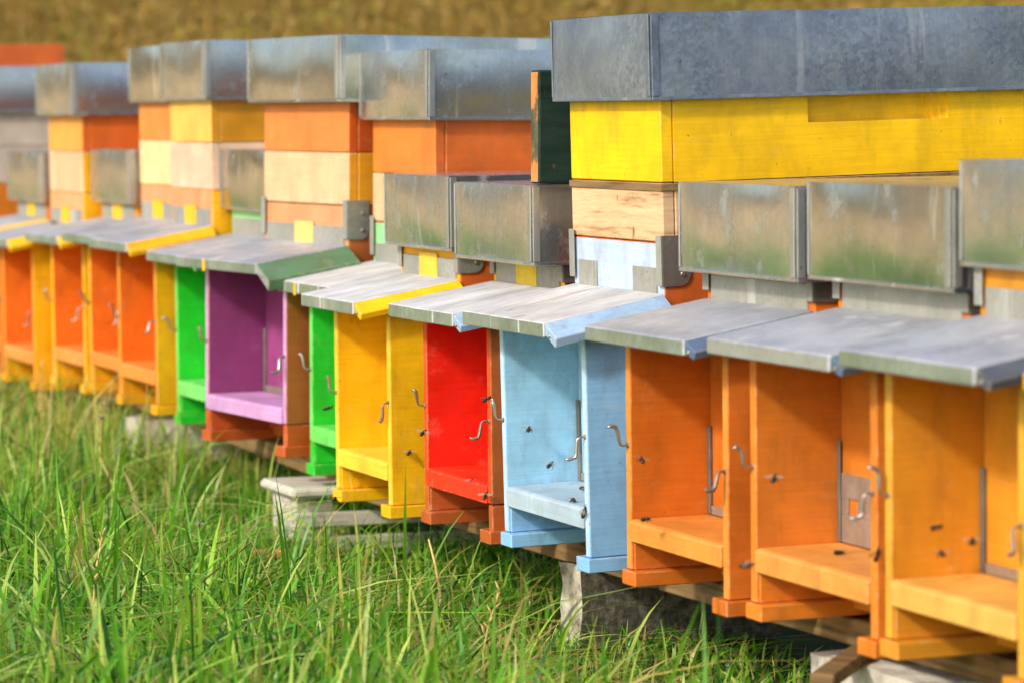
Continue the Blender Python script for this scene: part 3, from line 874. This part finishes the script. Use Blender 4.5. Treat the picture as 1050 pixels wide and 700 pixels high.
scrub(1500, (-66, -54), (-60, -2), 'autumn_hedge', 'grey green autumn hedge across the open meadow', (2.0, 3.8), 60, (0.03, 0.10), (0.1, 0.05, 0.2, 0.25, 0.12, 0.05, 0.18, 0.05))

# ------------------------------------------------------------------ dry grass stems with seed heads
M_STRAW = bare_wood('straw', (226, 200, 136), (204, 172, 104), (150, 116, 62), (60, 60, 8), 0.6)
M_STRAWG = bare_wood('green_straw', (160, 160, 80), (128, 130, 58), (90, 92, 40), (60, 60, 8), 0.6)
def stem(base, tip, mat, label, head=True, bend=0.02, r=0.0022):
    base, tip = Vector(base), Vector(tip)
    d = tip - base
    root = empty('dry_grass_stem', base)
    tag(root, label, 'grass stem', 'dry stalks standing above the meadow grass')
    side = Vector((-d.y, d.x, 0.0)); side = side.normalized() if side.length > 1e-4 else Vector((1, 0, 0))
    pts = [d * t + side * bend * math.sin(math.pi * t) for t in (0, 0.25, 0.5, 0.75, 1)]
    b = MB(); b.tube(pts, [r, r, r * 0.9, r * 0.75, r * 0.4], mat, 6); b.build('stalk', root)
    if head:
        b = MB()
        rr = random.Random(len(label))
        for k in range(11):
            t = 0.62 + 0.38 * k / 10
            p = d * t + side * bend * math.sin(math.pi * t)
            q_ = Vector((rr.uniform(-1, 1), rr.uniform(-1, 1), 1.1)).normalized() * rr.uniform(0.012, 0.022)
            b.tube([p, p + q_ * 0.5, p + q_], [0.0006, 0.0021, 0.0004], mat, 5)
        b.build('seed_head', root)
stem((-5.67, 1.473, 0), (-5.70, 1.479, 0.274), M_STRAW, 'upright straw coloured stem with seed head at the lower left', r=0.0028)
stem((-5.352, 1.277, 0.0), (-5.952, 1.839, 0.206), M_STRAWG, 'long olive stalk leaning diagonally to the right across the lower left grass', head=False, r=0.003, bend=0.01)
stem((-7.55, 2.10, 0), (-8.15, 2.16, 0.36), M_STRAW, 'bleached stalk arching left in front of the purple hive', bend=0.10)
stem((-8.6, 2.12, 0), (-8.75, 2.10, 0.36), M_STRAW, 'thin tan stalk rising in front of the distant orange hives', bend=0.03)
stem((-6.0, 2.25, 0), (-5.99, 2.22, 0.19), M_STRAW, 'short rusty tan stalk hanging below the red hive', head=False, bend=0.015, r=0.004)
stem((-9.6, 1.95, 0), (-9.75, 1.9, 0.33), M_STRAW, 'blurred pale stalk at the far left in front of the orange hives', bend=0.05)
stem((-5.15, 2.02, 0), (-5.2, 2.06, 0.20), M_STRAW, 'thin pale stalk below the first orange hive beside the blue one', bend=0.02)

# ------------------------------------------------------------------ bees
m, nt, bs = new_mat('bee_body')
tc = N(nt, 'ShaderNodeTexCoord'); sp = N(nt, 'ShaderNodeSeparateXYZ'); nt.links.new(tc.outputs['Object'], sp.inputs[0])
wv = N(nt, 'ShaderNodeMath', operation='SINE'); mu = N(nt, 'ShaderNodeMath', operation='MULTIPLY'); mu.inputs[1].default_value = 2600
nt.links.new(sp.outputs['X'], mu.inputs[0]); nt.links.new(mu.outputs[0], wv.inputs[0])
nt.links.new(ramp(nt, wv.outputs[0], [(0.4, lin((24, 16, 10))), (0.6, lin((78, 50, 22)))]), bs.inputs['Base Color'])
bs.inputs['Roughness'].default_value = 0.6
M_BEE = m
m, nt, bs = new_mat('bee_wing')
bs.inputs['Base Color'].default_value = lin((170, 160, 140)); bs.inputs['Alpha'].default_value = 0.3; bs.inputs['Roughness'].default_value = 0.3
M_WING = m
def make_bee():
    root = empty('honey_bee', (0, 0, 0))
    b = MB()
    prof = [(-0.0075, 0.0003), (-0.0065, 0.0016), (-0.0045, 0.0024), (-0.002, 0.0024), (-0.0004, 0.0011), (0.0008, 0.0018), (0.0024, 0.0022), (0.004, 0.0014), (0.0046, 0.0009), (0.0054, 0.0016), (0.0066, 0.0014), (0.0072, 0.0004)]
    b.tube([(x, 0, 0) for x, r in prof], [r for x, r in prof], M_BEE, 10)
    for s in (-1, 1):
        for k, x in enumerate((0.0008, 0.002, 0.0034)):
            b.tube([(x, s * 0.0014, -0.001), (x + (k - 1) * 0.002, s * 0.0034, -0.0018), (x + (k - 1) * 0.003, s * 0.0038, -0.0042)], [0.0004, 0.0003, 0.0002], M_BEE, 5)
        b.tube([(0.0068, s * 0.0006, 0.0006), (0.0088, s * 0.0014, 0.001), (0.0098, s * 0.002, -0.0002)], [0.00018] * 3, M_BEE, 4)
    b.build('bee_body', root)
    for s in (-1, 1):
        b = MB()
        b.prism([(0.0022, s * 0.001), (0.003, s * 0.005), (0.001, s * 0.0098), (-0.002, s * 0.0092), (-0.003, s * 0.0055), (-0.0005, s * 0.0015)], 'z', 0.0019, 0.0021, M_WING, bev=0)
        b.build('wing', root)
    return root
proto = make_bee()
BEES = [
 ((-5.70, 2.318, 0.432), (0, -0.3, 2.6), 'bee flying highest inside the light blue porch'),
 ((-5.68, 2.354, 0.364), (0, -0.4, 2.2), 'bee flying in the middle of the light blue porch'),
 ((-5.45, 2.329, 0.344), (0.3, 0.0, 0.8), 'bee landing by the entrance at the back of the light blue porch'),
 ((-5.45, 2.305, 0.324), (0, 0.0, 2.9), 'bee sitting on the pale blue porch floor'),
 ((-5.357, 2.287, 0.312), (0, -1.3, 1.5), 'bee clinging to the right post of the light blue hive'),
 ((-6.35, 2.310, 0.325), (0, -0.3, 2.5), 'bee flying before the yellow side wall'),
 ((-6.0, 2.317, 0.300), (0, -0.3, 2.7), 'bee hovering over the red porch floor'),
 ((-5.882, 2.300, 0.285), (0, -0.6, 2.4), 'bee beside the lower corner of the red hive'),
 ((-4.10, 2.309, 0.431), (0, -0.3, 0.3), 'blurred bee highest inside the ochre porch'),
 ((-4.10, 2.319, 0.392), (0, -0.2, 2.8), 'blurred bee lowest inside the ochre porch'),
 ((-3.98, 2.30, 0.425), (0, -0.3, 2.6), 'blurred bee near the right hook of the ochre porch'),
 ((-4.225, 2.279, 0.376), (0, -1.3, 0.4), 'bee on the thin orange post beside the ochre hive'),
 ((-8.00, 2.074, 0.266), (0, 0.1, 0.2), 'blurred bee flying over grass at the far left'),
 ((-6.60, 1.925, 0.162), (0, -0.6, 2.0), 'bee flying low over the grass at lower left'),
 ((-8.30, 2.375, 0.700), (0, 0, 3.0), 'bee flying over the porch roof left of the purple hive'),
 ((-9.70, 2.37, 0.712), (0, 0.2, 2.0), 'bee over the far porch roofs at the left'),
 ((-6.02, 2.22, 0.40), (0.2, -0.4, 2.2), 'bee flying in front of the red porch opening'),
 ((-5.62, 2.20, 0.50), (0, -0.5, 0.5), 'bee flying just below the light blue porch roof'),
 ((-4.95, 2.22, 0.45), (0.3, -0.3, 2.9), 'bee flying into the orange porch beside the blue hive'),
 ((-4.98, 2.24, 0.345), (0, -0.2, 0.3), 'bee landing on the orange porch floor beside the blue hive'),
 ((-4.45, 2.22, 0.47), (0, -0.5, 2.4), 'bee flying in front of the orange porch with the steel plate'),
 ((-4.30, 2.10, 0.36), (0.2, -0.2, 0.9), 'blurred bee flying low before the orange and ochre hives'),
 ((-6.62, 2.22, 0.40), (0, -0.3, 1.0), 'bee flying in front of the yellow porch'),
 ((-5.50, 2.43, 0.335), (0, 0, 1.4), 'bee walking at the entrance of the light blue hive'),
 ((-5.98, 2.02, 0.28), (0, 0.3, 2.8), 'bee flying over the grass below the red hive'),
 ((-4.52, 2.37, 0.339), (0, 0, 1.9), 'bee walking on the orange porch floor in front of the steel plate'),
]
for i, (p, r, lab) in enumerate(BEES):
    if i == 0:
        o = proto
    else:
        o = proto.copy(); col.objects.link(o)
        for ch in proto.children:
            c_ = ch.copy(); col.objects.link(c_); c_.parent = o
    o.location = p; o.rotation_euler = r; o.scale = (1.6, 1.6, 1.6)
    tag(o, lab, 'bee', 'honey bees around the hives')

# ------------------------------------------------------------------ light, sky, camera
EL, AZ = R(33), R(25)          # sun in front of the hives, a touch towards the camera end
sdir = Vector((math.sin(AZ) * math.cos(EL), -math.cos(AZ) * math.cos(EL), math.sin(EL)))
w = bpy.data.worlds.new('World'); scene.world = w; w.use_nodes = True
nt = w.node_tree
sky = nt.nodes.new('ShaderNodeTexSky'); sky.sky_type = 'NISHITA'; sky.sun_disc = False
sky.sun_elevation = EL; sky.sun_rotation = math.atan2(sdir.x, sdir.y)
sky.air_density = 1.0; sky.dust_density = 2.5; sky.ozone_density = 0.8
bg = nt.nodes['Background']; bg.inputs['Strength'].default_value = 0.115
nt.links.new(sky.outputs[0], bg.inputs['Color'])
sl = bpy.data.lights.new('sun', 'SUN'); sl.energy = 1.55; sl.angle = R(5); sl.color = (1.0, 0.93, 0.82)
so = bpy.data.objects.new('sun', sl); col.objects.link(so)
so.rotation_euler = (-sdir).to_track_quat('-Z', 'Y').to_euler(); so.location = (0, -10, 8)

cd = bpy.data.cameras.new('camera'); cam = bpy.data.objects.new('camera', cd); col.objects.link(cam)
cam.location = (0, 0, 1.02)
fw = Vector((-0.92613907, 0.37099753, -0.06802389))
cam.rotation_euler = fw.to_track_quat('-Z', 'Y').to_euler()
cd.sensor_width = 36; cd.lens = 3300 / 1050 * 36
cd.clip_start = 0.1; cd.clip_end = 2000
cd.dof.use_dof = True; cd.dof.focus_distance = 6.15; cd.dof.aperture_fstop = 4.0
scene.camera = cam
scene.view_settings.view_transform = 'Standard'; scene.view_settings.look = 'None'
scene.view_settings.gamma = 1; scene.view_settings.exposure = 0.9
try:
    scene.cycles.use_denoising = True
    scene.cycles.max_bounces = 8
except Exception:
    pass
